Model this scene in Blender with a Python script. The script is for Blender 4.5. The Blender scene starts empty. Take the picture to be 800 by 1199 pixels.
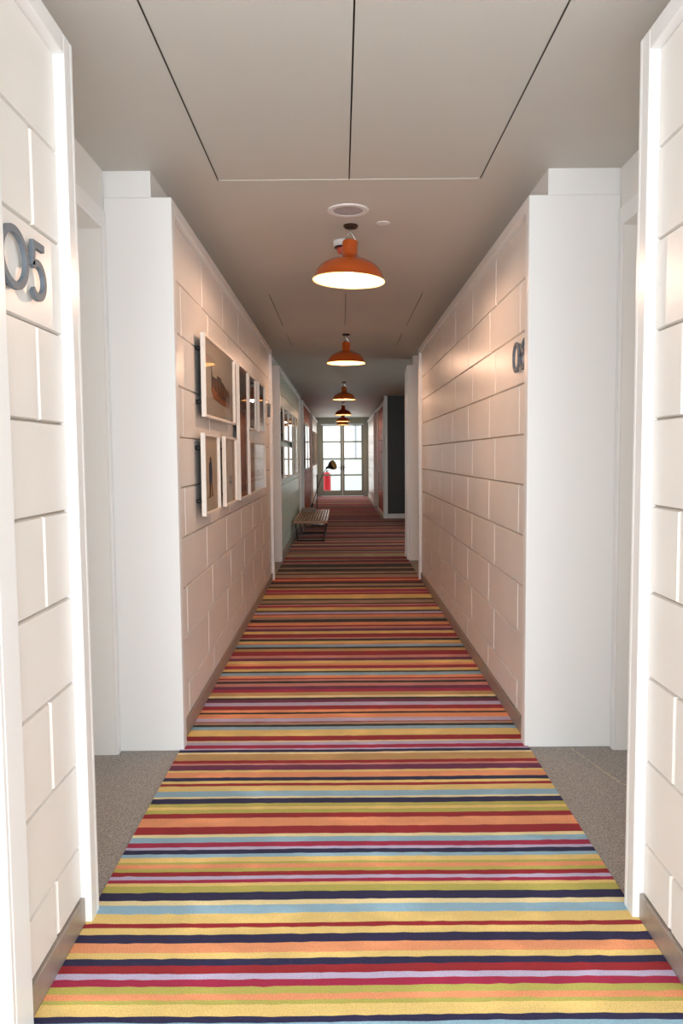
import bpy, bmesh, math, random
from mathutils import Vector, Matrix
random.seed(7)
S = bpy.context.scene
COL = S.collection

# ------------------------------------------------------------------ measures
XL, XR = -0.787, 0.897          # trim planes of the two corridor walls
CL, CR = -0.817, 0.927          # cladding planes
H, HT = 2.79, 2.667             # ceiling, top of the wall lining
UL, UR = -0.885, 0.988          # upper wall above the lining
AL, AR = -1.108, 1.330          # back of the door alcoves
YB, YE = -2.1, 27.6             # rear glazing, end glazing

# ------------------------------------------------------------------ materials
def lin(c):
    o = []
    for v in c[:3]:
        v /= 255.0
        o.append(v/12.92 if v <= .04045 else ((v+.055)/1.055)**2.4)
    return (*o, 1)

def mat(name, rgb, rough=.5, metal=0, coat=0, noise=0, nscale=8, bump=0, bscale=200, emit=None, estr=0, spec=.5):
    m = bpy.data.materials.new(name); m.use_nodes = True
    nt = m.node_tree; b = nt.nodes['Principled BSDF']
    b.inputs['Base Color'].default_value = lin(rgb)
    b.inputs['Roughness'].default_value = rough
    b.inputs['Metallic'].default_value = metal
    b.inputs['Coat Weight'].default_value = coat
    b.inputs['Coat Roughness'].default_value = .08
    b.inputs['Specular IOR Level'].default_value = spec
    tc = nt.nodes.new('ShaderNodeTexCoord')
    if noise:
        n = nt.nodes.new('ShaderNodeTexNoise'); n.inputs['Scale'].default_value = nscale
        n.inputs['Detail'].default_value = 5
        nt.links.new(tc.outputs['Object'], n.inputs['Vector'])
        r = nt.nodes.new('ShaderNodeMapRange')
        r.inputs['From Min'].default_value = .3; r.inputs['From Max'].default_value = .7
        r.inputs['To Min'].default_value = 1-noise; r.inputs['To Max'].default_value = 1+noise*.5
        nt.links.new(n.outputs['Fac'], r.inputs['Value'])
        mx = nt.nodes.new('ShaderNodeMix'); mx.data_type = 'RGBA'; mx.blend_type = 'MULTIPLY'
        mx.inputs['Factor'].default_value = 1
        mx.inputs[6].default_value = lin(rgb)
        nt.links.new(r.outputs['Result'], mx.inputs[7])
        nt.links.new(mx.outputs[2], b.inputs['Base Color'])
    if bump:
        n2 = nt.nodes.new('ShaderNodeTexNoise'); n2.inputs['Scale'].default_value = bscale
        nt.links.new(tc.outputs['Object'], n2.inputs['Vector'])
        bp = nt.nodes.new('ShaderNodeBump'); bp.inputs['Strength'].default_value = bump
        bp.inputs['Distance'].default_value = .002
        nt.links.new(n2.outputs['Fac'], bp.inputs['Height']); nt.links.new(bp.outputs['Normal'], b.inputs['Normal'])
    if emit:
        b.inputs['Emission Color'].default_value = lin(emit); b.inputs['Emission Strength'].default_value = estr
    return m

M = dict(
    white=mat('white_gloss_paint', (241, 241, 241), .3, bump=.05, bscale=40),
    plaster=mat('white_wall_paint', (236, 235, 232), .6, bump=.08, bscale=90),
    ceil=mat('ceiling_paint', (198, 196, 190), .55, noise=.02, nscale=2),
    block=mat('painted_block', (240, 236, 232), .33, noise=.03, nscale=3, bump=.1, bscale=30),
    mint=mat('mint_block', (206, 219, 208), .33, noise=.03, nscale=3, bump=.1, bscale=30),
    terra=mat('terracotta_block', (178, 84, 32), .5, spec=.12, noise=.06, nscale=3, bump=.1, bscale=30),
    joint=mat('block_joint', (176, 164, 150), .8),
    dark=mat('dark_void', (120, 112, 104), .9),
    kick=mat('brushed_bronze_steel', (178, 167, 158), .42, metal=.45, noise=.08, nscale=30),
    granite=mat('grey_carpet_tile', (176, 169, 163), .85, noise=.55, nscale=160, bump=.5, bscale=300),
    vein=mat('pale_stone_vein', (196, 184, 166), .8, noise=.3, nscale=60),
    charcoal=mat('charcoal_paint', (58, 57, 60), .5, noise=.1, nscale=4),
    number=mat('grey_enamel_metal', (108, 118, 128), .5, spec=.3),
    framew=mat('white_frame_lacquer', (240, 234, 226), .35),
    black=mat('black_metal', (28, 27, 27), .45, metal=.3),
    brownmetal=mat('dark_bronze', (62, 46, 36), .35, metal=.7),
    chrome=mat('chrome', (200, 195, 188), .15, metal=1),
    orange=mat('orange_enamel', (182, 78, 10), .22, coat=.6),
    enamel=mat('cream_enamel', (244, 208, 142), .35),
    bulb=mat('lit_bulb', (255, 236, 200), .4, emit=(255, 214, 150), estr=14),
    disc=mat('white_plastic', (224, 222, 222), .4),
    grille=mat('grey_grille', (176, 172, 178), .5, noise=.2, nscale=30),
    redplas=mat('red_plastic', (190, 78, 56), .4),
    wood=mat('teak_slat', (172, 118, 72), .33, noise=.2, nscale=14),
    lampblack=mat('lamp_black', (38, 32, 26), .35),
    lampgold=mat('lamp_inner', (170, 140, 84), .4),
    blanket=mat('grey_wool', (150, 138, 132), .95, noise=.12, nscale=60, bump=.5, bscale=250),
    redpaint=mat('red_canister_paint', (214, 30, 48), .35),
    winframe=mat('window_frame_paint', (158, 164, 152), .4),
    outwhite=mat('outside_render', (235, 238, 236), .9),
    outgrey=mat('outside_grey_render', (226, 234, 230), .9, noise=.05, nscale=1),
    paper=mat('art_paper', (214, 198, 178), .8, noise=.04, nscale=5),
    paper2=mat('art_paper_grey', (190, 182, 170), .8, noise=.06, nscale=5),
    ink=mat('art_brown', (92, 58, 38), .8, noise=.3, nscale=18),
    ink2=mat('art_dark', (56, 48, 46), .8, noise=.3, nscale=12),
    inkblue=mat('art_blue', (58, 72, 96), .8, noise=.2, nscale=20),
    inkrust=mat('art_rust', (168, 104, 60), .8, noise=.3, nscale=9),
    inksand=mat('art_sand', (204, 186, 146), .8, noise=.2, nscale=12),
    inkgold=mat('art_gold', (150, 116, 52), .8, noise=.3, nscale=30),
)

def glass_mat(name, ior=1.5, tint=(1, 1, 1)):
    m = bpy.data.materials.new(name); m.use_nodes = True; nt = m.node_tree
    nt.nodes.remove(nt.nodes['Principled BSDF']); out = nt.nodes['Material Output']
    f = nt.nodes.new('ShaderNodeFresnel'); f.inputs['IOR'].default_value = ior
    t = nt.nodes.new('ShaderNodeBsdfTransparent'); t.inputs['Color'].default_value = (*tint, 1)
    g = nt.nodes.new('ShaderNodeBsdfGlossy'); g.inputs['Roughness'].default_value = .02
    mx = nt.nodes.new('ShaderNodeMixShader')
    ge = nt.nodes.new('ShaderNodeNewGeometry'); iv = nt.nodes.new('ShaderNodeMath'); iv.operation = 'SUBTRACT'; iv.inputs[0].default_value = 1
    mu = nt.nodes.new('ShaderNodeMath'); mu.operation = 'MULTIPLY'      # only the outer faces mirror
    nt.links.new(ge.outputs['Backfacing'], iv.inputs[1]); nt.links.new(iv.outputs[0], mu.inputs[0]); nt.links.new(f.outputs[0], mu.inputs[1])
    nt.links.new(mu.outputs[0], mx.inputs[0]); nt.links.new(t.outputs[0], mx.inputs[1])
    nt.links.new(g.outputs[0], mx.inputs[2]); nt.links.new(mx.outputs[0], out.inputs['Surface'])
    return m
M['glass'] = glass_mat('picture_glass', 1.5)
M['pane'] = glass_mat('window_glass', 1.35, (.96, .98, .97))

# ------------------------------------------------------------------ mesh builder
class MB:
    def __init__(s): s.v = []; s.f = []; s.m = []
    def add(s, vs, fs, mi=0):
        o = len(s.v); s.v += [tuple(v) for v in vs]
        for f in fs: s.f.append(tuple(o+i for i in f)); s.m.append(mi)
    def box(s, x0, x1, y0, y1, z0, z1, mi=0):
        x0, x1 = sorted((x0, x1)); y0, y1 = sorted((y0, y1)); z0, z1 = sorted((z0, z1))
        v = [(x0,y0,z0),(x1,y0,z0),(x1,y1,z0),(x0,y1,z0),(x0,y0,z1),(x1,y0,z1),(x1,y1,z1),(x0,y1,z1)]
        s.add(v, [(0,3,2,1),(4,5,6,7),(0,1,5,4),(1,2,6,5),(2,3,7,6),(3,0,4,7)], mi); return s
    def poly(s, pts, mi=0): s.add(pts, [tuple(range(len(pts)))], mi); return s
    def prism(s, pts, d, mi=0):                      # a planar outline given depth vector d
        n = len(pts); d = Vector(d); a = [Vector(p) for p in pts]
        s.add(a+[p+d for p in a], [tuple(range(n))[::-1], tuple(range(n, 2*n))] +
              [(i, (i+1) % n, n+(i+1) % n, n+i) for i in range(n)], mi); return s
    def lathe(s, prof, c=(0,0,0), n=40, mi=0, mat3=None):
        c = Vector(c); vs = []; k = len(prof)
        for i in range(n):
            a = 2*math.pi*i/n
            for r, z in prof:
                p = Vector((r*math.cos(a), r*math.sin(a), z))
                if mat3: p = mat3 @ p
                vs.append(p+c)
        fs = []
        for i in range(n):
            j = (i+1) % n
            for q in range(k-1): fs.append((i*k+q, j*k+q, j*k+q+1, i*k+q+1))
        s.add(vs, fs, mi); return s
    def tube(s, path, r, n=12, mi=0, closed=False):
        P = [Vector(p) for p in path]; N = len(P)
        rr = r if isinstance(r, (list, tuple)) else [r]*N
        up = None; rings = []
        for i, p in enumerate(P):
            if closed: t = (P[(i+1) % N]-P[i-1])
            else: t = P[min(i+1, N-1)]-P[max(i-1, 0)]
            t.normalize()
            if up is None: up = t.orthogonal().normalized()
            up = (up-t*up.dot(t)).normalized(); w = t.cross(up)
            rings.append([p+(up*math.cos(2*math.pi*k/n)+w*math.sin(2*math.pi*k/n))*rr[i] for k in range(n)])
        vs = [v for g in rings for v in g]; fs = []
        for i in range(N if closed else N-1):
            j = (i+1) % N
            for k in range(n): fs.append((i*n+k, i*n+(k+1) % n, j*n+(k+1) % n, j*n+k))
        if not closed: fs += [tuple(range(n))[::-1], tuple((N-1)*n+k for k in range(n))]
        s.add(vs, fs, mi); return s
    def build(s, name, mats, parent=None, bevel=0, loc=None, recenter=True, seg=2):
        if not isinstance(mats, (list, tuple)): mats = [mats]
        o3 = Vector((0, 0, 0))
        if parent is None and recenter:
            xs = [v[0] for v in s.v]; ys = [v[1] for v in s.v]; zs = [v[2] for v in s.v]
            o3 = Vector(((min(xs)+max(xs))/2, (min(ys)+max(ys))/2, min(zs)))
        me = bpy.data.meshes.new(name)
        me.from_pydata([tuple(Vector(v)-o3) for v in s.v], [], s.f)
        for m in mats: me.materials.append(m)
        me.polygons.foreach_set('material_index', s.m)
        me.polygons.foreach_set('use_smooth', [True]*len(s.f))
        bm = bmesh.new(); bm.from_mesh(me); bmesh.ops.recalc_face_normals(bm, faces=bm.faces); bm.to_mesh(me); bm.free()
        me.set_sharp_from_angle(angle=math.radians(35))
        ob = bpy.data.objects.new(name, me); COL.objects.link(ob)
        ob.location = o3 if loc is None else loc
        if parent: ob.parent = parent
        if bevel:
            b = ob.modifiers.new('bevel', 'BEVEL'); b.width = bevel; b.segments = seg
            b.limit_method = 'ANGLE'; b.angle_limit = math.radians(40); b.harden_normals = True
        return ob

def tag(o, label, cat, group=None):
    o['label'] = label; o['category'] = cat
    if group: o['group'] = group
    return o
def struct(o): o['kind'] = 'structure'; return o
def empty(name, loc, rz=0):
    o = bpy.data.objects.new(name, None); COL.objects.link(o)
    o.location = loc; o.rotation_euler = (0, 0, rz); o.empty_display_size = .1
    return o
def copy_tree(o, parent=None):
    c = o.copy(); COL.objects.link(c)
    if parent: c.parent = parent
    for ch in [k for k in S.objects if k.parent == o]: copy_tree(ch, c)
    return c

# ------------------------------------------------------------------ floor and carpet
fl = MB().box(-1.9, 4.1, YB-.1, YE+.2, -.12, 0)
vein = [(1.12, 3.745), (1.15, 3.62), (1.19, 3.45), (1.22, 3.33), (1.255, 3.27), (1.33, 3.14)]
for (xa_, ya_0), (xb_, yb_0) in zip(vein, vein[1:]):          # pale vein in the right-hand alcove floor
    for k in range(4):
        t0, t1 = k/4, (k+1)/4; w_ = [random.uniform(.003, .009) for _ in range(2)]
        p0 = (xa_+(xb_-xa_)*t0, ya_0+(yb_0-ya_0)*t0); p1 = (xa_+(xb_-xa_)*t1, ya_0+(yb_0-ya_0)*t1)
        fl.poly([(p0[0]-w_[0], p0[1], .0006), (p0[0]+w_[0], p0[1], .0006), (p1[0]+w_[1], p1[1], .0006), (p1[0]-w_[1], p1[1], .0006)], 1)
struct(fl.build('floor', [M['granite'], M['vein']]))

PAL = dict(N=(40,36,74), Y=(236,204,128), y=(240,222,170), O=(238,158,112), R=(156,34,42), M=(168,38,74),
           B=(150,186,206), L=(196,184,214), G=(190,180,92), P=(112,44,78), K=(48,38,32), T=(176,146,124),
           D=(198,158,102), S=(206,140,130))
# stripes as they lie, nearest first: far edge of each stripe as a distance from the camera foot, then the colour
CAMH = 1.45; F = 908.67; PITCH = .0727; ROLL = .0082
def ydist(py):
    e = math.atan((py-599.5)/F)+PITCH
    return CAMH/math.tan(e)
stripes_px = """1192N 1178Y 1173G 1165.5O 1157G 1148.5M 1141.5L 1132R 1124N 1117Y 1105.5O 1095.5N 1087.5Y 1082.5R 1071Y
1061B 1055.5y 1046N 1038.5G 1035Y 1031M 1027L 1022R 1018G 1013O 1010.5G 1005Y 1001B 996N 993L 987.5M 981.5B 978y 969R
959O 953.5R 949G 946Y 942G 936N 934y 927.5B 921.5Y 918.5R 915.5Y 911.5N 905.5O 903Y 897P 895S 891.5R 884D 882y 879N 877.5L
873.5M 870L 868.5y 863R 855.5Y 852B 849.5K 847T 846R 842L 837O 835K 832O 827.5R 823.5L 820P 818K 815.5y 811.5D 808M 804.5P
801S 798.5K 796.5S 795R 792O 788.7B 787K 784Y 782M 780.5R 778O 774.7Y 771.5P 768.5S 765R 763.5R 760.5D 758.5K 755.5B 754O
751.5Y 749K 747.3S 745.5R 743R 740Y 737P 734.8S 733R 729.5O 726K 723.5T 720.8O 719.8R 717.3L 715.5K 712Y 710M 708.3S 707K
703.5T 701.8K 699Y 697Y 695R 694S 691M 689D 687K 684.5T 682K 680.5R 679O 677R 673.5T 672K 670T 666.5K 665T 661K 660T""".split()
bands = []                                   # (y0, y1, colour)
seq = 'BNYOGRYLMNBYGRONYMLPYKBRTOSNDRLYKM'
y = ydist(1199) - .002
near = y
pos = 0; yy = near
while yy > YB+.06:                           # behind the picture's lower edge
    w = random.choice([.02, .03, .045, .06]); bands.append((max(yy-w, YB+.06), yy, seq[pos % len(seq)])); yy -= w; pos += 1
for s_ in stripes_px:
    y1 = ydist(float(s_[:-1])); bands.append((near, y1, s_[-1])); near = y1
pos = 5
while near < YE-.05:
    w = random.choice([.03, .045, .06, .08, .1]); y1 = min(near+w, YE-.05)
    bands.append((near, y1, random.choice('RMPTKSRPMTSKRPTD'))); near = y1
bands.sort()
LOB0, LOB1 = 11.05, 17.69
cv = []; cf = []; cc = []
def strip(x0, x1, nx, sel):
    edges = {}
    def row(yv, z=.008):
        key = round(yv, 5)
        if key not in edges:
            o = len(cv)
            for i in range(nx+1):
                x = x0+(x1-x0)*i/nx
                cv.append((x, yv+random.gauss(0, .0011)+.002*math.sin(x*5+yv*3), z))
            edges[key] = o
        return edges[key]
    for a, b, c in sel:
        oa, ob = row(a), row(b)
        for i in range(nx):
            cf.append((oa+i, oa+i+1, ob+i+1, ob+i)); cc.append(c)
    ys = sorted(edges)
    # bound edge down to the floor
    for (ka, kb, ed) in [(ys[i], ys[i+1], e) for i in range(len(ys)-1) for e in (0, nx)]:
        a, b = edges[ka]+ed, edges[kb]+ed
        o = len(cv); cv.append((cv[a][0], cv[a][1], 0.001)); cv.append((cv[b][0], cv[b][1], .001))
        cf.append((a, b, o+1, o)); cc.append('K')
strip(-.806, .916, 56, bands)
strip(.916, 4.0, 30, [b for b in bands if b[0] >= LOB0 and b[1] <= LOB1])
me = bpy.data.meshes.new('carpet'); me.from_pydata(cv, [], cf)
ca = me.color_attributes.new('stripe', 'FLOAT_COLOR', 'CORNER')
k = 0; jit = {}
vals = []
for f, c in zip(cf, cc): vals += list(lin(PAL[c]))*len(f)
ca.data.foreach_set('color', vals)
cm = bpy.data.materials.new('striped_wool_carpet'); cm.use_nodes = True; nt = cm.node_tree; b = nt.nodes['Principled BSDF']
at = nt.nodes.new('ShaderNodeAttribute'); at.attribute_name = 'stripe'
tc = nt.nodes.new('ShaderNodeTexCoord')
n1 = nt.nodes.new('ShaderNodeTexNoise'); n1.inputs['Scale'].default_value = 3.6; n1.inputs['Detail'].default_value = 5
n2 = nt.nodes.new('ShaderNodeTexNoise'); n2.inputs['Scale'].default_value = 260; n2.inputs['Detail'].default_value = 2
mp = nt.nodes.new('ShaderNodeMapping'); mp.inputs['Scale'].default_value = (1, 1.6, 1)
nt.links.new(tc.outputs['Object'], mp.inputs['Vector']); nt.links.new(mp.outputs[0], n1.inputs['Vector'])
nt.links.new(tc.outputs['Object'], n2.inputs['Vector'])
r1 = nt.nodes.new('ShaderNodeMapRange'); r1.inputs['From Min'].default_value = .48; r1.inputs['From Max'].default_value = .72
r1.inputs['To Min'].default_value = .97; r1.inputs['To Max'].default_value = 1.28
nt.links.new(n1.outputs['Fac'], r1.inputs['Value'])
r2 = nt.nodes.new('ShaderNodeMapRange'); r2.inputs['From Min'].default_value = .3; r2.inputs['From Max'].default_value = .7
r2.inputs['To Min'].default_value = .78; r2.inputs['To Max'].default_value = 1.12
nt.links.new(n2.outputs['Fac'], r2.inputs['Value'])
m2 = nt.nodes.new('ShaderNodeMix'); m2.data_type = 'RGBA'; m2.blend_type = 'MULTIPLY'; m2.inputs['Factor'].default_value = 1
mu_ = nt.nodes.new('ShaderNodeMath'); mu_.operation = 'MULTIPLY'
nt.links.new(r1.outputs['Result'], mu_.inputs[0]); nt.links.new(r2.outputs['Result'], mu_.inputs[1])
nt.links.new(at.outputs['Color'], m2.inputs[6]); nt.links.new(mu_.outputs[0], m2.inputs[7])
nt.links.new(m2.outputs[2], b.inputs['Base Color'])
b.inputs['Roughness'].default_value = .9; b.inputs['Specular IOR Level'].default_value = .2
b.inputs['Sheen Weight'].default_value = .08
bp = nt.nodes.new('ShaderNodeBump'); bp.inputs['Strength'].default_value = .5; bp.inputs['Distance'].default_value = .003
nt.links.new(n2.outputs['Fac'], bp.inputs['Height']); nt.links.new(bp.outputs[0], b.inputs['Normal'])
me.materials.append(cm)
carpet = bpy.data.objects.new('carpet', me); COL.objects.link(carpet)
tag(carpet, 'multicoloured striped carpet running the whole length of the corridor floor', 'carpet')

# ------------------------------------------------------------------ ceiling with panel joints
def ceiling():
    x0, x1, y0, y1 = -1.9, 4.1, YB-.1, YE+.2
    g = .0032
    slots = []
    for xs in (-.587, .051, .690):
        slots += [(xs-g, xs+g, YB+.3, 3.89), (xs-g*.8, xs+g*.8, 6.556, 8.14), (xs-g*.8, xs+g*.8, 8.72, 9.6)]
    rais = [(-.582, .685, YB+.3, 3.89)]                    # hatches sitting a few millimetres high
    xc = sorted({x0, x1, *[s[0] for s in slots], *[s[1] for s in slots], -.582, .685})
    yc = sorted({y0, y1, *[s[2] for s in slots], *[s[3] for s in slots]})
    mb = MB(); lv = {}
    for i in range(len(xc)-1):
        for j in range(len(yc)-1):
            a, b_ = (xc[i]+xc[i+1])/2, (yc[j]+yc[j+1])/2
            z = 0
            for s_ in slots:
                if s_[0] < a < s_[1] and s_[2] < b_ < s_[3]: z = .04
            if z == 0:
                for s_ in rais:
                    if s_[0] < a < s_[1] and s_[2] < b_ < s_[3]: z = .003
            lv[i, j] = z
    for (i, j), z in lv.items():
        mi = 1 if z == .04 else 0
        mb.poly([(xc[i], yc[j], H+z), (xc[i], yc[j+1], H+z), (xc[i+1], yc[j+1], H+z), (xc[i+1], yc[j], H+z)], mi)
        for di, dj in ((1, 0), (0, 1)):
            q = lv.get((i+di, j+dj))
            if q is not None and q != z:
                if di: p = [(xc[i+1], yc[j], H+z), (xc[i+1], yc[j+1], H+z), (xc[i+1], yc[j+1], H+q), (xc[i+1], yc[j], H+q)]
                else: p = [(xc[i], yc[j+1], H+z), (xc[i+1], yc[j+1], H+z), (xc[i+1], yc[j+1], H+q), (xc[i], yc[j+1], H+q)]
                mb.poly(p, 1 if .04 in (z, q) else 0)
    mb.box(x0, x1, y0, y1, H+.06, H+.16, 0)
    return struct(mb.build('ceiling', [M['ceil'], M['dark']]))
ceiling()

# ------------------------------------------------------------------ corridor walls
ZC = [.09, .25, .51, .77, 1.03, 1.29, 1.547, 1.805, 2.065, 2.325, 2.607]
trim_n = [0]
def trim(mb, bevel=.004, m='white'):
    trim_n[0] += 1
    return struct(mb.build('trim_%d' % trim_n[0], M[m], bevel=bevel))

def segment(side, y0, y1, blocks='block', phaseA=4.68, phaseB=4.05, tw=.075, kick='kick', near_trim=True, far_trim=True, tn=.075, dx=0):
    s = -1 if side == 'left' else 1
    xt, xc, xu, xa = (XL, CL, UL, AL-.34) if s < 0 else (XR, CR, UR, AR+.34)
    xt += s*dx; xc += s*dx; xu += s*dx
    d = lambda x, o: x+s*o                    # o metres further from the corridor
    ya, yb = y0+(tn if near_trim else 0), y1-(tw if far_trim else 0)
    # body of the wall: lining core and upper wall
    mb = MB()
    mb.box(d(xc, .018), xa, y0+.012, y1-.012, 0, HT-.004, 0)
    mb.box(xu, xa, y0+.010, y1-.010, HT-.004, H+.01, 0)
    # painted blocks
    g = .0008
    zc = [z for z in ZC]
    for r in range(len(zc)-1):
        z0, z1 = zc[r], zc[r+1]
        if r > 0: z0 += .005
        ph = phaseA if r % 2 == 1 else phaseB
        ph0 = ph-math.ceil((ph-ya)/.81)*.81
        e = [ya]; q = ph0
        while q < yb:
            if q > ya+.03 and q < yb-.03: e.append(q)
            q += .81
        e.append(yb)
        for i in range(len(e)-1):
            a = e[i]+(g if i else 0); b_ = e[i+1]-(0 if i == len(e)-2 else g)
            # block with softened edges
            bv = .0095; bz = .0035; f0 = d(xc, .0); f1 = d(xc, .016)
            v = [(f1,a,z0),(f1,b_,z0),(f1,b_,z1),(f1,a,z1),(d(xc,bv),a,z0),(d(xc,bv),b_,z0),(d(xc,bv),b_,z1),(d(xc,bv),a,z1),
                 (f0,a+bv,z0+bz),(f0,b_-bv,z0+bz),(f0,b_-bv,z1-bz),(f0,a+bv,z1-bz)]
            mb.add(v, [(0,1,5,4),(1,2,6,5),(2,3,7,6),(3,0,4,7),(4,5,9,8),(5,6,10,9),(6,7,11,10),(7,4,8,11),(8,9,10,11)], 1)
    # darker joint backing
    mb.box(d(xc, .0145), d(xc, .019), ya, yb, .085, 2.607, 2)
    struct(mb.build('wall_'+side, [M['white'], M[blocks], M['joint']]))
    # frame round the blocks
    t = MB()
    if near_trim: t.box(xt, d(xu, .002), y0+.02, ya, 0, HT).box(xt, (AL if s < 0 else AR), y0, y0+.02, 0, HT)
    if far_trim: t.box(xt, d(xu, .002), yb, y1-.02, 0, HT).box(xt, (AL if s < 0 else AR), y1-.02, y1, 0, HT)
    t.box(xt, d(xu, 0), ya, yb, 2.607, HT)
    trim(t, .005)
    # kick plate
    k = MB().box(d(xc, -.010), d(xc, .017), ya+.001, yb-.001, 0, .086)
    struct(k.build('baseboard_'+side, M[kick], bevel=.002))

segs_left = [(1.745, 2.395, 'block', 'kick'), (3.74, 9.06, 'block', 'kick'), (10.58, 15.86, 'mint', 'kick', .03),
             (17.15, 21.5, 'terra', 'kick', .03), (22.5, YE, 'block', 'white', .03)]
segs_right = [(1.745, 2.395, 'block', 'kick'), (3.75, 9.03, 'block', 'kick'),
              (17.76, 20.7, 'terra', 'white', .065), (22.3, YE, 'block', 'white', .04)]
for a in segs_left:
    segment('left', a[0], a[1], a[2], kick=a[3], tn=(.12 if a[0] < 2 else .075), phaseA=(2.36 if a[0] < 2 else 4.68), phaseB=(2.12 if a[0] < 2 else 4.05), far_trim=a[1] < 27, dx=(a[4] if len(a) > 4 else 0))
for a in segs_right:
    segment('right', a[0], a[1], a[2], kick=a[3], tn=(.12 if a[0] < 2 else .075), phaseA=(2.36 if a[0] < 2 else 4.68), phaseB=(2.12 if a[0] < 2 else 4.05), far_trim=a[1] < 27, dx=(a[4] if len(a) > 4 else 0))

# short return wall that ends the right alcove before the lobby
mb = MB().box(.93, 1.67, 10.61, 11.03, 0, HT-.002).box(UR, 1.67, 10.61, 11.03, HT-.002, H+.01)
struct(mb.build('wall_right', M['white'], bevel=.004))
trim(MB().box(.905, .932, 10.68, 10.75, 0, HT).box(.905, .932, 10.97, 11.03, 0, HT).box(.905, .932, 10.75, 10.97, 2.607, HT))

# door alcoves
door_n = [0]
def alcove(side, y0, y1):
    s = -1 if side == 'left' else 1
    xa = AL if s < 0 else AR
    d = lambda o: xa+s*o
    o0, o1, hz = y0+.30, y1-.045, 2.512
    w = MB()
    w.box(d(0), d(.34), y0, o0, 0, H+.01).box(d(0), d(.34), o1, y1, 0, H+.01).box(d(0), d(.34), o0, o1, hz, H+.01)
    w.box(d(.30), d(.34), o0, o1, 0, hz)
    struct(w.build('wall_'+side, M['plaster']))
    c = MB()
    cw = .04; cp = -.012
    c.box(d(cp), d(0), o0-.07, o0, 0, hz+.085).box(d(cp), d(0), o1, o1+cw, 0, hz+.085).box(d(cp), d(0), o0, o1, hz, hz+.085)
    trim(c, .003)
    door_n[0] += 1
    lf = MB().box(d(.235), d(.28), o0+.004, o1-.004, .008, hz-.004)
    # two shallow panels on the leaf
    for za, zb in ((.18, 1.0), (1.16, 2.34)):
        lf.box(d(.228), d(.236), o0+.14, o1-.14, za, zb)
    D = struct(lf.build('door_%d' % door_n[0], M['white'], bevel=.004))
    bx = D.location
    hb = MB()
    hx = d(.2) - bx.x; hy = o0+.07-bx.y
    hb.tube([(d(.236)-bx.x, hy, 1.02), (hx, hy, 1.02), (hx, hy+.11, 1.02)], .009, 12)
    hb.lathe([(0, 0), (.026, 0), (.026, .008), (0, .008)], (d(.236)-bx.x, hy, 1.02), 24, mat3=Matrix.Rotation(-s*math.pi/2, 3, 'Y'))
    hb.build('handle', M['chrome'], D)
alcove('left', 2.395, 3.74); alcove('right', 2.395, 3.75)
alcove('left', 9.06, 10.58); alcove('right', 9.03, 10.61)
alcove('left', 15.86, 17.15); alcove('left', 21.5, 22.5); alcove('right', 20.7, 22.3)

# lobby on the right: charcoal wall, side walls with a window
mb = MB().box(1.66, 4.1, 10.9, 11.03, 0, H+.01)
struct(mb.build('wall_lobby_near', M['plaster']))
mb = MB().box(1.052, 4.1, 17.742, 17.9, 0, H+.01)
struct(mb.build('wall_lobby_back', M['charcoal']))
struct(MB().box(1.066, 4.0, 17.72, 17.7415, 0, .11).build('baseboard_lobby', M['white'], bevel=.004))
trim(MB().box(.985, 1.062, 17.725, 17.7595, 0, H))
lw0, lw1, lz0, lz1 = 11.25, 13.6, .45, 2.4
mb = MB().box(4.0, 4.15, 11.0, lw0, 0, H+.01).box(4.0, 4.15, lw1, 17.9, 0, H+.01).box(4.0, 4.15, lw0, lw1, 0, lz0).box(4.0, 4.15, lw0, lw1, lz1, H+.01)
struct(mb.build('wall_lobby_right', M['plaster']))

def window(name, x0, x1, z0, z1, yv, cols, rows, axis='y', fw=.07, mw=.035, th=.06):
    W = empty(name, (0, 0, 0)); struct(W)
    fr = MB(); pn = MB()
    def bx(mb, a, b_, c, e, t0, t1):
        if axis == 'y': mb.box(a, b_, yv+t0, yv+t1, c, e)
        else: mb.box(yv+t0, yv+t1, a, b_, c, e)
    bx(fr, x0, x1, z0, z0+fw, 0, th); bx(fr, x0, x1, z1-fw, z1, 0, th)
    bx(fr, x0, x0+fw, z0+fw, z1-fw, 0, th); bx(fr, x1-fw, x1, z0+fw, z1-fw, 0, th)
    for i in range(1, cols):
        x = x0+(x1-x0)*i/cols; bx(fr, x-mw, x+mw, z0+fw, z1-fw, .004, th-.004)
    for j in range(1, rows):
        z = z0+(z1-z0)*j/rows; bx(fr, x0+fw, x1-fw, z-mw/2, z+mw/2, .008, th-.008)
    bx(pn, x0+fw*.6, x1-fw*.6, z0+fw*.6, z1-fw*.6, th/2-.003, th/2+.003)
    fr.build('window_frame', M['winframe'], W, bevel=.003); pn.build('pane', M['pane'], W)
    return W
window('window_2', lw0, lw1, lz0, lz1, 4.04, 2, 2, axis='x')

# space behind the camera: side walls and glazing
struct(MB().box(-1.9, -1.8, YB-.1, 1.745, 0, H+.01).box(-1.9, -1.44, 1.73, 1.76, 0, H+.01).build('wall_left', M['plaster']))
struct(MB().box(1.8, 1.9, YB-.1, 1.745, 0, H+.01).box(1.66, 1.9, 1.73, 1.76, 0, H+.01).build('wall_right', M['plaster']))
struct(MB().box(-1.9, 1.9, YB-.1, YB, 2.62, H+.01).box(-1.9, -1.7, YB-.1, YB, 0, 2.62).box(1.7, 1.9, YB-.1, YB, 0, 2.62).build('wall_rear', M['plaster']))
window('window_3', -1.7, 1.7, 0, 2.62, YB-.08, 4, 2)

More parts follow.
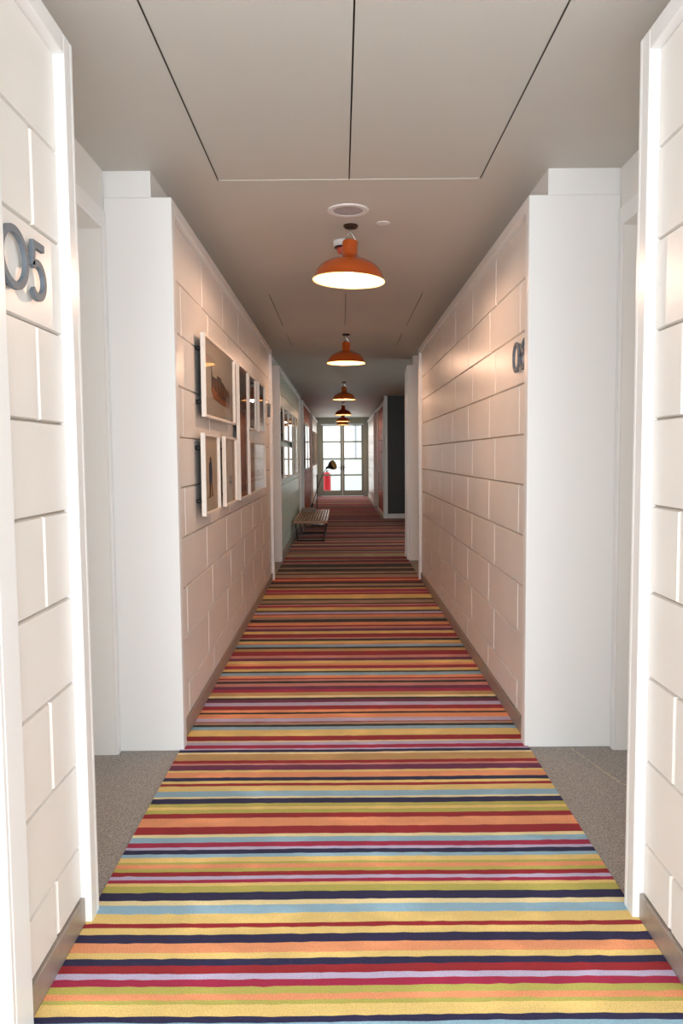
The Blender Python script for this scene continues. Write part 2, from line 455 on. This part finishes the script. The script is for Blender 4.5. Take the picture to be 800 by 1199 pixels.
# outer shell behind the alcoves keeps daylight to the windows
struct(MB().box(-2.0, -1.9, YB-.1, YE+.2, -.12, H+.16).build('wall_outer_left', M['plaster']))
struct(MB().box(1.9, 2.0, YB-.1, 10.9, -.12, H+.16).build('wall_outer_right', M['plaster']))
struct(MB().box(1.9, 2.0, 17.9, YE+.2, -.12, H+.16).build('wall_outer_far', M['plaster']))

# ------------------------------------------------------------------ end wall with glazed double doors
ex0, ex1, ez1 = -.70, .80, 2.55
mb = MB().box(-1.9, ex0-.0, YE, YE+.16, 0, H+.01).box(ex1, 1.9, YE, YE+.16, 0, H+.01).box(ex0, ex1, YE, YE+.16, ez1, H+.01)
struct(mb.build('wall_end', M['winframe']))
trim(MB().box(ex0-.085, ex0, YE-.02, YE+.02, 0, ez1+.08).box(ex1, ex1+.085, YE-.02, YE+.02, 0, ez1+.08).box(ex0, ex1, YE-.02, YE+.02, ez1, ez1+.08), .004, 'winframe')
for k, (a, b_) in enumerate(((ex0, .048), (.052, ex1))):
    door_n[0] += 1
    D = empty('door_%d' % door_n[0], ((a+b_)/2, YE+.05, 0)); struct(D)
    w2 = (b_-a)/2; st = .073
    fr = MB()
    fr.box(-w2, -w2+st, 0, .05, .012, ez1-.01).box(w2-st, w2, 0, .05, .012, ez1-.01)
    fr.box(-w2+st, w2-st, 0, .05, .012, .21).box(-w2+st, w2-st, 0, .05, ez1-.055, ez1-.01)
    for z in (.755, 1.335, 1.935): fr.box(-w2+st, w2-st, .006, .044, z-.027, z+.027)
    fr.build('door_frame', M['winframe'], D, bevel=.003)
    zz = [.21, .728, .782, 1.308, 1.362, 1.908, 1.962, ez1-.055]
    for q in range(4):
        MB().box(-w2+st-.006, w2-st+.006, .022, .028, zz[2*q]-.006, zz[2*q+1]+.006).build('pane', M['pane'], D)
    sx = 1 if k == 0 else -1
    hd = MB().tube([(sx*(w2-.033), 0, 1.02), (sx*(w2-.033), -.045, 1.02), (sx*(w2-.033)-sx*.11, -.045, 1.02)], .009, 12)
    hd.box(sx*(w2-.033)-.017, sx*(w2-.033)+.017, -.006, .002, .93, 1.10)
    hd.build('handle', M['brownmetal'], D)

# what stands outside beyond the glass
struct(MB().box(-4, 4.5, YE+.21, 33.2, -.14, -.01).build('balcony_floor', M['outgrey']))
struct(MB().box(-4, 4.5, 32.4, 32.55, -.01, 1.28).box(-4, 4.5, 32.36, 32.59, 1.28, 1.34).build('balcony_parapet', M['outwhite']))
nb = empty('building', (3.22, 40, -1))
tag(nb, 'pale grey building seen outside through the right-hand glazed end door', 'building')
MB().box(-2.55, 3, 0, 5, 0, 9).build('wall', M['outgrey'], nb)
MB().box(-2.7, 3.1, -.12, 5.1, 9, 9.25).build('roof_edge', M['outwhite'], nb)
MB().box(-2.50, -2.42, -.09, 0, 0, 9).build('downpipe', M['grille'], nb)

ca_ = empty('canister', (-.535, 29.1, -.01))
tag(ca_, 'red upright canister seen through the lower left pane of the glazed end doors', 'canister')
MB().lathe([(0, 0), (.13, 0), (.15, .02), (.15, .70), (.14, .77), (.10, .82), (.05, .845), (0, .85)], n=36).build('body', M['redpaint'], ca_)
MB().lathe([(0, .84), (.03, .84), (.03, .88), (.018, .885), (.018, .92), (0, .92)], n=20).box(-.012, .09, -.01, .01, .90, .915).build('valve', M['black'], ca_)

# ------------------------------------------------------------------ pendant lamps
def make_lamp():
    L = empty('pendant_lamp', (0, 0, 0))
    MB().lathe([(0, 0), (.044, 0), (.044, -.008), (.036, -.018), (.012, -.022), (0, -.022)], n=32).build('canopy', M['brownmetal'], L)
    y = MB()
    y.tube([(0, 0, -.02), (0, 0, -.038)], .006, 10)
    y.tube([(0, 0, -.034), (.026, 0, -.075), (.026, 0, -.088), (-.026, 0, -.088), (-.026, 0, -.075)], .006, 8, closed=True)
    y.lathe([(0, -.078), (.02, -.078), (.022, -.092), (0, -.092)], n=20)
    y.build('hanger', M['chrome'], L)
    sh = MB()
    N0 = -.088
    out = [(0, N0), (.034, N0), (.043, N0-.004), (.047, N0-.014), (.047, N0-.074), (.052, N0-.089), (.069, N0-.102), (.1, N0-.115),
           (.134, N0-.129), (.161, N0-.145), (.182, N0-.164), (.198, N0-.189), (.209, N0-.214), (.214, N0-.232), (.2185, N0-.236)]
    inn = [(.2185, N0-.236), (.2175, N0-.240), (.210, N0-.234), (.2045, N0-.214), (.193, N0-.191), (.177, N0-.168), (.156, N0-.149),
           (.130, N0-.134), (.097, N0-.120), (.066, N0-.108), (.04, N0-.1), (0, N0-.1)]
    sh.lathe(out, n=64, mi=0); sh.lathe(inn, n=64, mi=1)
    sh.build('lamp_shade', [M['orange'], M['enamel']], L)
    MB().lathe([(0, -.19), (.018, -.19), (.018, -.215), (.03, -.235), (.036, -.26), (.03, -.283), (.016, -.296), (0, -.30)], n=28).build('bulb', M['bulb'], L)
    return L
lamp_pos = [(4.64, 'largest and nearest to the camera'), (8.72, 'second from the camera, hanging where the picture wall ends'),
            (14.35, 'third from the camera, hanging over the bench'), (19.7, 'fourth from the camera'),
            (23.5, 'fifth from the camera'), (26.1, 'farthest, hanging just before the glazed doors')]
L0 = make_lamp(); copies = [L0]+[copy_tree(L0) for _ in lamp_pos[1:]]
for q, (o, (ly, w)) in enumerate(zip(copies, lamp_pos)):
    o.location = (.068, ly, H); o.scale = (.975,)*3
    o.rotation_euler = (0, math.radians(2.6 if q == 0 else .5), 0)
    tag(o, 'orange enamel dome pendant lamp, '+w, 'lamp', 'orange pendant lamps along the ceiling')

# small ceiling fittings
sp = empty('ceiling_speaker', (.05, 4.36, H))
tag(sp, 'round white ceiling speaker just in front of the nearest orange lamp', 'speaker')
MB().lathe([(.082, -.001), (.082, -.006), (.1, -.009), (.112, -.006), (.114, 0)], n=48).build('ring', M['disc'], sp)
MB().lathe([(0, -.004), (.084, -.004), (.084, 0)], n=48).build('grille', M['grille'], sp)
sd = empty('smoke_detector', (.02, 4.98, H))
tag(sd, 'small white and red smoke detector on the ceiling behind the nearest orange lamp', 'smoke detector')
MB().lathe([(0, 0), (.058, 0), (.058, -.026), (.05, -.034), (0, -.034)], n=32).build('base', M['disc'], sd)
MB().lathe([(0, -.033), (.05, -.034), (.052, -.04), (.03, -.042), (0, -.042)], n=32).build('collar', M['black'], sd)
MB().lathe([(0, -.041), (.034, -.042), (.034, -.062), (.026, -.074), (0, -.076)], n=32).build('sensor', M['redplas'], sd)
cp = MB().lathe([(0, -.003), (.024, -.005), (.036, -.004), (.040, 0)], n=32).build('cover_plate', M['disc'], loc=(.255, 4.60, H), recenter=False)
tag(cp, 'small round white cover plate on the ceiling right of the nearest lamp', 'cover plate')

# ------------------------------------------------------------------ room numbers
def stroke(pts, w, dep, closed=False):
    """flat bar of width w following pts (u, v), given depth dep; u to the right, v up"""
    mb = MB(); P = [Vector(p) for p in pts]; N = len(P); L = []; R = []
    for i in range(N):
        t = (P[(i+1) % N]-P[i-1]) if closed else (P[min(i+1, N-1)]-P[max(i-1, 0)])
        t.normalize(); n = Vector((-t.y, t.x))
        if not closed and 0 < i < N-1:
            a = (P[i]-P[i-1]).normalized(); c = max(.5, a.dot(t)); n = n/c
        L.append(P[i]+n*w/2); R.append(P[i]-n*w/2)
    vs = []
    for i in range(N):
        vs += [(0, L[i].x, L[i].y), (0, R[i].x, R[i].y), (dep, L[i].x, L[i].y), (dep, R[i].x, R[i].y)]
    fs = []
    for i in range(N if closed else N-1):
        a, b_ = 4*i, 4*((i+1) % N)
        fs += [(a, a+1, b_+1, b_), (a+2, b_+2, b_+3, a+3), (a, b_, b_+2, a+2), (a+1, a+3, b_+3, b_+1)]
    if not closed:
        e = 4*(N-1); fs += [(0, 2, 3, 1), (e, e+1, e+3, e+2)]
    mb.add(vs, fs); return mb
def arc(cx, cy, rx, ry, a0, a1, n=28):
    return [(cx+rx*math.cos(math.radians(a0+(a1-a0)*i/n)), cy+ry*math.sin(math.radians(a0+(a1-a0)*i/n))) for i in range(n+1)]
def digit_pts(ch):
    if ch == '0': return arc(0, .075, .062, .068, 0, 352, 44), True
    if ch == '5': return [(.042, .141), (-.026, .141), (-.036, .082)]+arc(-.004, .050, .046, .044, 128, -140, 26), False
    if ch == '6': return [(.028, .142), (.002, .128), (-.022, .104)]+arc(0, .05, .044, .044, 165, 522, 40), False
    if ch == '7': return [(-.044, .141), (.044, .141), (.006, .06), (-.008, .006)], False
def room_number(txt, side, yc, z, label, gap=.125, wide=0):
    s = 1 if side == 'left' else -1
    R = empty('room_number', ((CL if s > 0 else CR)+s*.010, yc, z), 0 if s > 0 else math.pi)
    tag(R, label, 'room number', 'room numbers on the corridor walls')
    for i, ch in enumerate(txt):
        p, cl = digit_pts(ch); off = (i-(len(txt)-1)/2)*gap
        if wide and ch == '0': p = [(u*wide, v) for u, v in p]
        mb = stroke([(u+off, v) for u, v in p], .020, .012, cl)
        for (u, v) in (p[len(p)//4], p[3*len(p)//4]):
            mb.tube([(-.012, u+off, v), (.001, u+off, v)], .004, 8)
        mb.build('digit', M['number'], R, bevel=.002)
room_number('05', 'left', 2.022, 1.868, 'large grey metal room number 05 on the nearest white wall at the left edge', gap=.150, wide=1.2)
room_number('07', 'left', 8.74, 1.885, 'dark room number at the far end of the left wall past the framed pictures')
room_number('06', 'right', 3.985, 1.872, 'grey metal room number 06 by the near end of the right wall', gap=.15)

# ------------------------------------------------------------------ framed pictures
def art_mesh(kind, w, h):
    """print surface in the local y-z plane, flat inks a hair in front of the paper"""
    mb = MB(); mats = [M['paper'], M['ink'], M['ink2'], M['inkblue'], M['inkrust'], M['inksand'], M['inkgold'], M['paper2'], M['framew']]
    base = {'wide': 7, 'tall': 4, 'dark': 2, 'sand': 5}.get(kind, 0)
    mb.box(-.002, 0, -w/2, w/2, 0, h, base)
    e = .0006
    def R(u0, u1, v0, v1, mi, k=1): mb.box(0, e*k, (u0-.5)*w, (u1-.5)*w, v0*h, v1*h, mi)
    def Pg(pts, mi, k=1): mb.prism([(0, (u-.5)*w, v*h) for u, v in pts], (e*k, 0, 0), mi)
    if kind == 'wide':
        Pg([(.24, .58), (.27, .56), (.34, .55), (.5, .56), (.64, .54), (.72, .48), (.84, .46), (.86, .30), (.82, .20), (.6, .21), (.42, .23), (.29, .26), (.23, .36)], 1)
        Pg([(.235, .56), (.245, .72), (.27, .56), (.34, .55), (.30, .5)], 2, 2)
        for q in range(11): R(.30+q*.046, .318+q*.046, .33, .52-.012*max(0, q-6), 2 if q % 2 else 4, 2)
        Pg([(.23, .36), (.29, .26), (.6, .21), (.82, .20), (.84, .27), (.5, .31), (.25, .41)], 4, 3)
        Pg([(.42, .55), (.42, .60), (.56, .60), (.56, .55)], 2, 2)
    elif kind == 'figure':
        Pg([(.40, .36), (.37, .52), (.39, .64), (.47, .68), (.56, .66), (.60, .54), (.58, .36)], 3)
        Pg([(.45, .67), (.45, .715), (.50, .73), (.54, .71), (.54, .67)], 2, 2)
        Pg([(.41, .37), (.38, .22), (.34, .18), (.46, .18), (.48, .37)], 1, 2)
        Pg([(.50, .37), (.53, .22), (.52, .185), (.66, .185), (.62, .25), (.58, .37)], 6, 2)
        R(.2, .36, .18, .19, 6)
    elif kind == 'sketch':
        R(.62, .65, .28, .82, 8); R(.40, .72, .26, .44, 7); R(.44, .68, .30, .40, 2, 2); R(.48, .64, .33, .385, 7, 3)
        Pg([(.6, .82), (.70, .62), (.66, .6)], 7, 2)
    elif kind == 'tall':
        R(.04, .96, .72, .97, 2); Pg([(.04, .72), (.04, .60), (.3, .66), (.6, .62), (.96, .68), (.96, .72)], 1, 2)
        for q in range(7): R(.08+q*.125, .13+q*.125, .10+.03*(q % 3), .52+.04*(q % 2), 1 if q % 2 else 6, 2)
        R(.04, .96, .04, .09, 1)
    elif kind == 'dark':
        Pg([(.1, .2), (.2, .55), (.45, .7), (.7, .55), (.9, .2)], 1); R(.35, .6, .25, .5, 4, 2); R(.05, .95, .05, .18, 7)
        Pg([(.3, .75), (.5, .9), (.7, .75)], 3)
    elif kind == 'sand':
        for q, (v0, v1, m_) in enumerate(((.08, .16, 7), (.20, .24, 6), (.29, .40, 4), (.44, .47, 7), (.53, .60, 0), (.66, .69, 6), (.76, .90, 7))):
            Pg([(.05, v0), (.05, v1), (.4, v1+.02), (.75, v1-.01), (.95, v1), (.95, v0), (.6, v0-.01), (.3, v0+.015)], m_)
        Pg([(.45, .30), (.5, .44), (.62, .42), (.68, .30)], 1, 2); R(.82, .86, .42, .48, 2, 2)
    else:
        Pg([(.15, .2), (.3, .5), (.5, .4), (.7, .6), (.88, .2)], 7); R(.1, .9, .1, .18, 3); R(.4, .55, .55, .7, 4)
    return mb, mats
def picture(y0, y1, z0, z1, kind, label, group, gap=.034, dep=.026, dx=0):
    w, h = y1-y0, z1-z0; fw = .016
    Pc = empty('framed_picture', (CL-dx, (y0+y1)/2, z0))
    tag(Pc, label, 'picture', group)
    f = MB(); a, b_ = gap, gap+dep
    f.box(a, b_, -w/2, -w/2+fw, 0, h).box(a, b_, w/2-fw, w/2, 0, h).box(a, b_, -w/2+fw, w/2-fw, 0, fw).box(a, b_, -w/2+fw, w/2-fw, h-fw, h)
    f.build('frame', M['framew'], Pc, bevel=.0015)
    mb, mats = art_mesh(kind, w-2*fw+.002, h-2*fw+.002)
    mb.build('artwork', mats, Pc, loc=(gap+.009, 0, fw-.001))
    MB().box(gap+.0125, gap+.0155, -w/2+fw-.001, w/2-fw+.001, fw-.001, h-fw+.001).build('glass_pane', M['glass'], Pc)
    MB().box(gap-.004, gap+.003, -w/2+.012, w/2-.012, .012, h-.012).build('backing_board', M['black'], Pc)
    for yy_ in (-w/2+.02, w/2-.02):
        for zz_ in (h*.18, h*.82) if h < .6 else (h*.12, h*.88):
            MB().lathe([(0, 0), (.010, 0), (.012, .006), (.012, gap-.012), (.008, gap-.005), (0, gap-.003)], (0, yy_, zz_), 16,
                       mat3=Matrix.Rotation(math.pi/2, 3, 'Y')).build('standoff', M['black'], Pc)
    return Pc
gB = 'white framed pictures on the near left wall'
for a in [(4.40, 5.645, 1.675, 2.145, 'wide', 'wide white framed picture of a brown hull shape, upper left of the near wall group'),
          (4.345, 4.885, 1.115, 1.583, 'figure', 'white framed picture of a dark blue standing figure, nearest in the lower row'),
          (5.12, 5.69, 1.118, 1.583, 'sketch', 'white framed pale sketch, second in the lower row beside the blue figure picture'),
          (5.86, 6.46, 1.118, 2.15, 'tall', 'tall white framed rust-brown picture rising through both rows of the near group'),
          (6.515, 7.045, 1.675, 2.14, 'dark', 'small white framed dark picture directly right of the top of the tall one'),
          (7.30, 7.86, 1.68, 2.145, 'dark', 'small white framed dark picture, farthest in the upper row of the near group'),
          (6.505, 7.83, 1.122, 1.58, 'sand', 'wide white framed sandy striped picture at lower right of the near group')]:
    picture(*a, gB)
gC = 'framed pictures on the mint wall behind the bench'
for a in [(10.93, 11.83, 1.665, 2.135, 'wide', 'white framed picture on the mint wall, upper row, nearest the camera'),
          (11.93, 12.80, 1.665, 2.135, 'x', 'white framed picture on the mint wall, upper row, second from the camera'),
          (10.88, 11.80, 1.13, 1.595, 'sand', 'white framed picture on the mint wall, lower row, nearest the camera'),
          (11.92, 12.80, 1.13, 1.595, 'sketch', 'white framed picture on the mint wall, lower row, second from the camera'),
          (12.92, 13.58, 1.13, 2.135, 'x', 'tall white framed picture on the mint wall right after the two stacked rows'),
          (13.70, 14.34, 1.13, 2.135, 'sand', 'tall white framed picture at the far end of the mint wall group')]:
    picture(*a, gC, dx=.03)
gD = 'tall framed pictures on the far left walls'
for a in [(17.45, 18.5, 1.15, 2.18, 'x', 'tall framed picture on the terracotta wall, nearer of the two there'),
          (18.65, 19.8, 1.15, 2.18, 'sand', 'tall framed picture on the terracotta wall, farther of the two there'),
          (23.0, 24.2, 1.15, 2.18, 'sketch', 'framed picture on the last white wall, nearer of the two beside the glazed doors'),
          (24.4, 25.6, 1.15, 2.18, 'x', 'framed picture on the last white wall, farther of the two beside the glazed doors')]:
    picture(*a, gD, dx=.03)

# ------------------------------------------------------------------ slatted bench
B = empty('slatted_bench', (-.52, 12.92, 0))
tag(B, 'low slatted wooden bench on black metal legs against the mint wall', 'bench')
bl, bw, bh = 2.75, .285, .365
for i in range(12):
    x = -bw+.016+i*(2*bw-.032)/11
    MB().box(x-.0145, x+.0145, .02, bl-.02, bh-.035, bh).build('slat', M['wood'], B, bevel=.003)
MB().box(-bw, bw, 0, .022, bh-.045, bh).build('end_rail', M['wood'], B, bevel=.003)
MB().box(-bw, bw, bl-.022, bl, bh-.045, bh).build('end_rail', M['wood'], B, bevel=.003)
for yv in (.55, 1.37, 2.2):
    MB().box(-bw+.02, bw-.02, yv-.02, yv+.02, bh-.06, bh-.0355).build('cross_rail', M['wood'], B, bevel=.002)
for yv in (.10, 1.5, 2.62):
    MB().tube([(-.255, yv, bh-.045), (-.225, yv, .0205), (.225, yv, .0205), (.255, yv, bh-.045), (-.255, yv, bh-.045)], .011, 10).build('leg_frame', M['black'], B)
for sx in (-1, 1):
    MB().tube([(sx*.225, .1, .022), (sx*.225, 2.62, .022)], .008, 8).build('stretcher', M['black'], B)
bk = MB()
for i in range(3):
    z0 = bh+.001+i*.021
    bk.box(-.245+.006*(i % 2), .02-.005*(i % 3), 1.95+.01*(i % 2), 2.45-.012*(i % 2), z0, z0+.0195)
bk.tube([(-.242, 1.965, bh+.010+.021*1.5), (-.25, 1.955, bh+.042), (-.242, 1.965, bh+.06)], .008, 8)
bo = bk.build('folded_blanket', M['blanket'], bevel=.008, seg=3)
bo.location += Vector((-.52, 12.92, 0))
tag(bo, 'folded grey blanket lying on the far end of the slatted bench', 'blanket')

# ------------------------------------------------------------------ boom floor lamp
FL = empty('floor_lamp', (-.50, 16.05, 0))
tag(FL, 'slim dark floor lamp with a tilted arm standing past the slatted bench', 'lamp')
MB().lathe([(0, .008), (.14, .008), (.14, .02), (.13, .03), (.02, .036), (0, .036)], n=40).build('base', M['lampblack'], FL)
MB().tube([(0, 0, .03), (0, 0, 1.06)], .011, 14).build('pole', M['lampblack'], FL)
MB().tube([(-.10, -.025, .44), (.0, -.025, .75), (.08, -.025, .97), (.17, -.02, 1.15), (.215, -.01, 1.19)], .008, 12).build('arm', M['brownmetal'], FL)
MB().lathe([(0, -.03), (.02, -.03), (.02, .03), (0, .03)], (0, -.012, .75), 20, mat3=Matrix.Rotation(math.pi/2, 3, 'X')).build('joint_knob', M['lampblack'], FL)
MB().lathe([(0, -.05), (.018, -.045), (.022, .04), (0, .05)], (-.105, -.025, .425), 18, mat3=Matrix.Rotation(.31, 3, 'Y')).build('counterweight', M['lampblack'], FL)
ax = Vector((.78, -.42, .36)).normalized()
q = Vector((0, 0, 1)).rotation_difference(ax).to_matrix()
hs = MB()
hs.lathe([(0, -.05), (.022, -.05), (.026, .0), (.05, .03), (.085, .075), (.098, .12), (.10, .15)], (.235, -.02, 1.21), 36, 0, q)
hs.lathe([(.10, .15), (.094, .15), (.08, .08), (.045, .035), (0, .02)], (.235, -.02, 1.21), 36, 1, q)
hs.build('lamp_shade', [M['lampblack'], M['lampgold']], FL)

# ------------------------------------------------------------------ light
def area(name, loc, rot, sx, sy, power, col):
    l = bpy.data.lights.new(name, 'AREA'); l.shape = 'RECTANGLE'; l.size = sx; l.size_y = sy; l.energy = power; l.color = col
    o = bpy.data.objects.new(name, l); COL.objects.link(o); o.location = loc; o.rotation_euler = rot; return o
area('rear_daylight', (0, YB-.16, 1.15), (math.radians(90), 0, 0), 3.2, 2.2, 235, (.895, .93, 1))
area('end_daylight', (.05, YE+.26, 1.35), (math.radians(-90), 0, 0), 1.4, 2.3, 16, (.97, .99, 1))
area('lobby_daylight', (4.22, (lw0+lw1)/2, 1.45), (0, math.radians(90), 0), 1.9, 2.2, 15, (.82, 1, .88))
for (ly, _), pw in zip(lamp_pos, (20, 15, 9, 8, 8, 7)):
    p = bpy.data.lights.new('lamp_light', 'POINT'); p.energy = pw; p.color = (1, .62, .42); p.shadow_soft_size = .035
    o = bpy.data.objects.new('lamp_light', p); COL.objects.link(o); o.location = (.068+.014, ly, H-.315)

W = bpy.data.worlds.new('daylight'); S.world = W; W.use_nodes = True
bg = W.node_tree.nodes['Background']; bg.inputs[0].default_value = (.93, .97, 1, 1); bg.inputs[1].default_value = 1.6

# ------------------------------------------------------------------ camera
pi_, ya_, ro_ = PITCH, .0001, ROLL
fw = Vector((math.sin(ya_)*math.cos(pi_), math.cos(ya_)*math.cos(pi_), -math.sin(pi_)))
r = Vector((math.cos(ya_), -math.sin(ya_), 0)); u = r.cross(fw)
r, u = r*math.cos(ro_)-u*math.sin(ro_), r*math.sin(ro_)+u*math.cos(ro_)
cd = bpy.data.cameras.new('camera'); co = bpy.data.objects.new('camera', cd); COL.objects.link(co)
mtx = Matrix((r, u, -fw)).transposed().to_4x4(); mtx.translation = Vector((0, 0, CAMH)); co.matrix_world = mtx
cd.sensor_fit = 'VERTICAL'; cd.sensor_height = 36; cd.lens = F/1199*36
S.camera = co

S.view_settings.view_transform = 'Standard'; S.view_settings.look = 'None'
S.view_settings.gamma = 1; S.view_settings.use_curve_mapping = False; S.view_settings.exposure = .22
S.cycles.use_denoising = True
S.cycles.max_bounces = 12; S.cycles.diffuse_bounces = 7; S.cycles.transparent_max_bounces = 16
S.cycles.sample_clamp_indirect = 6
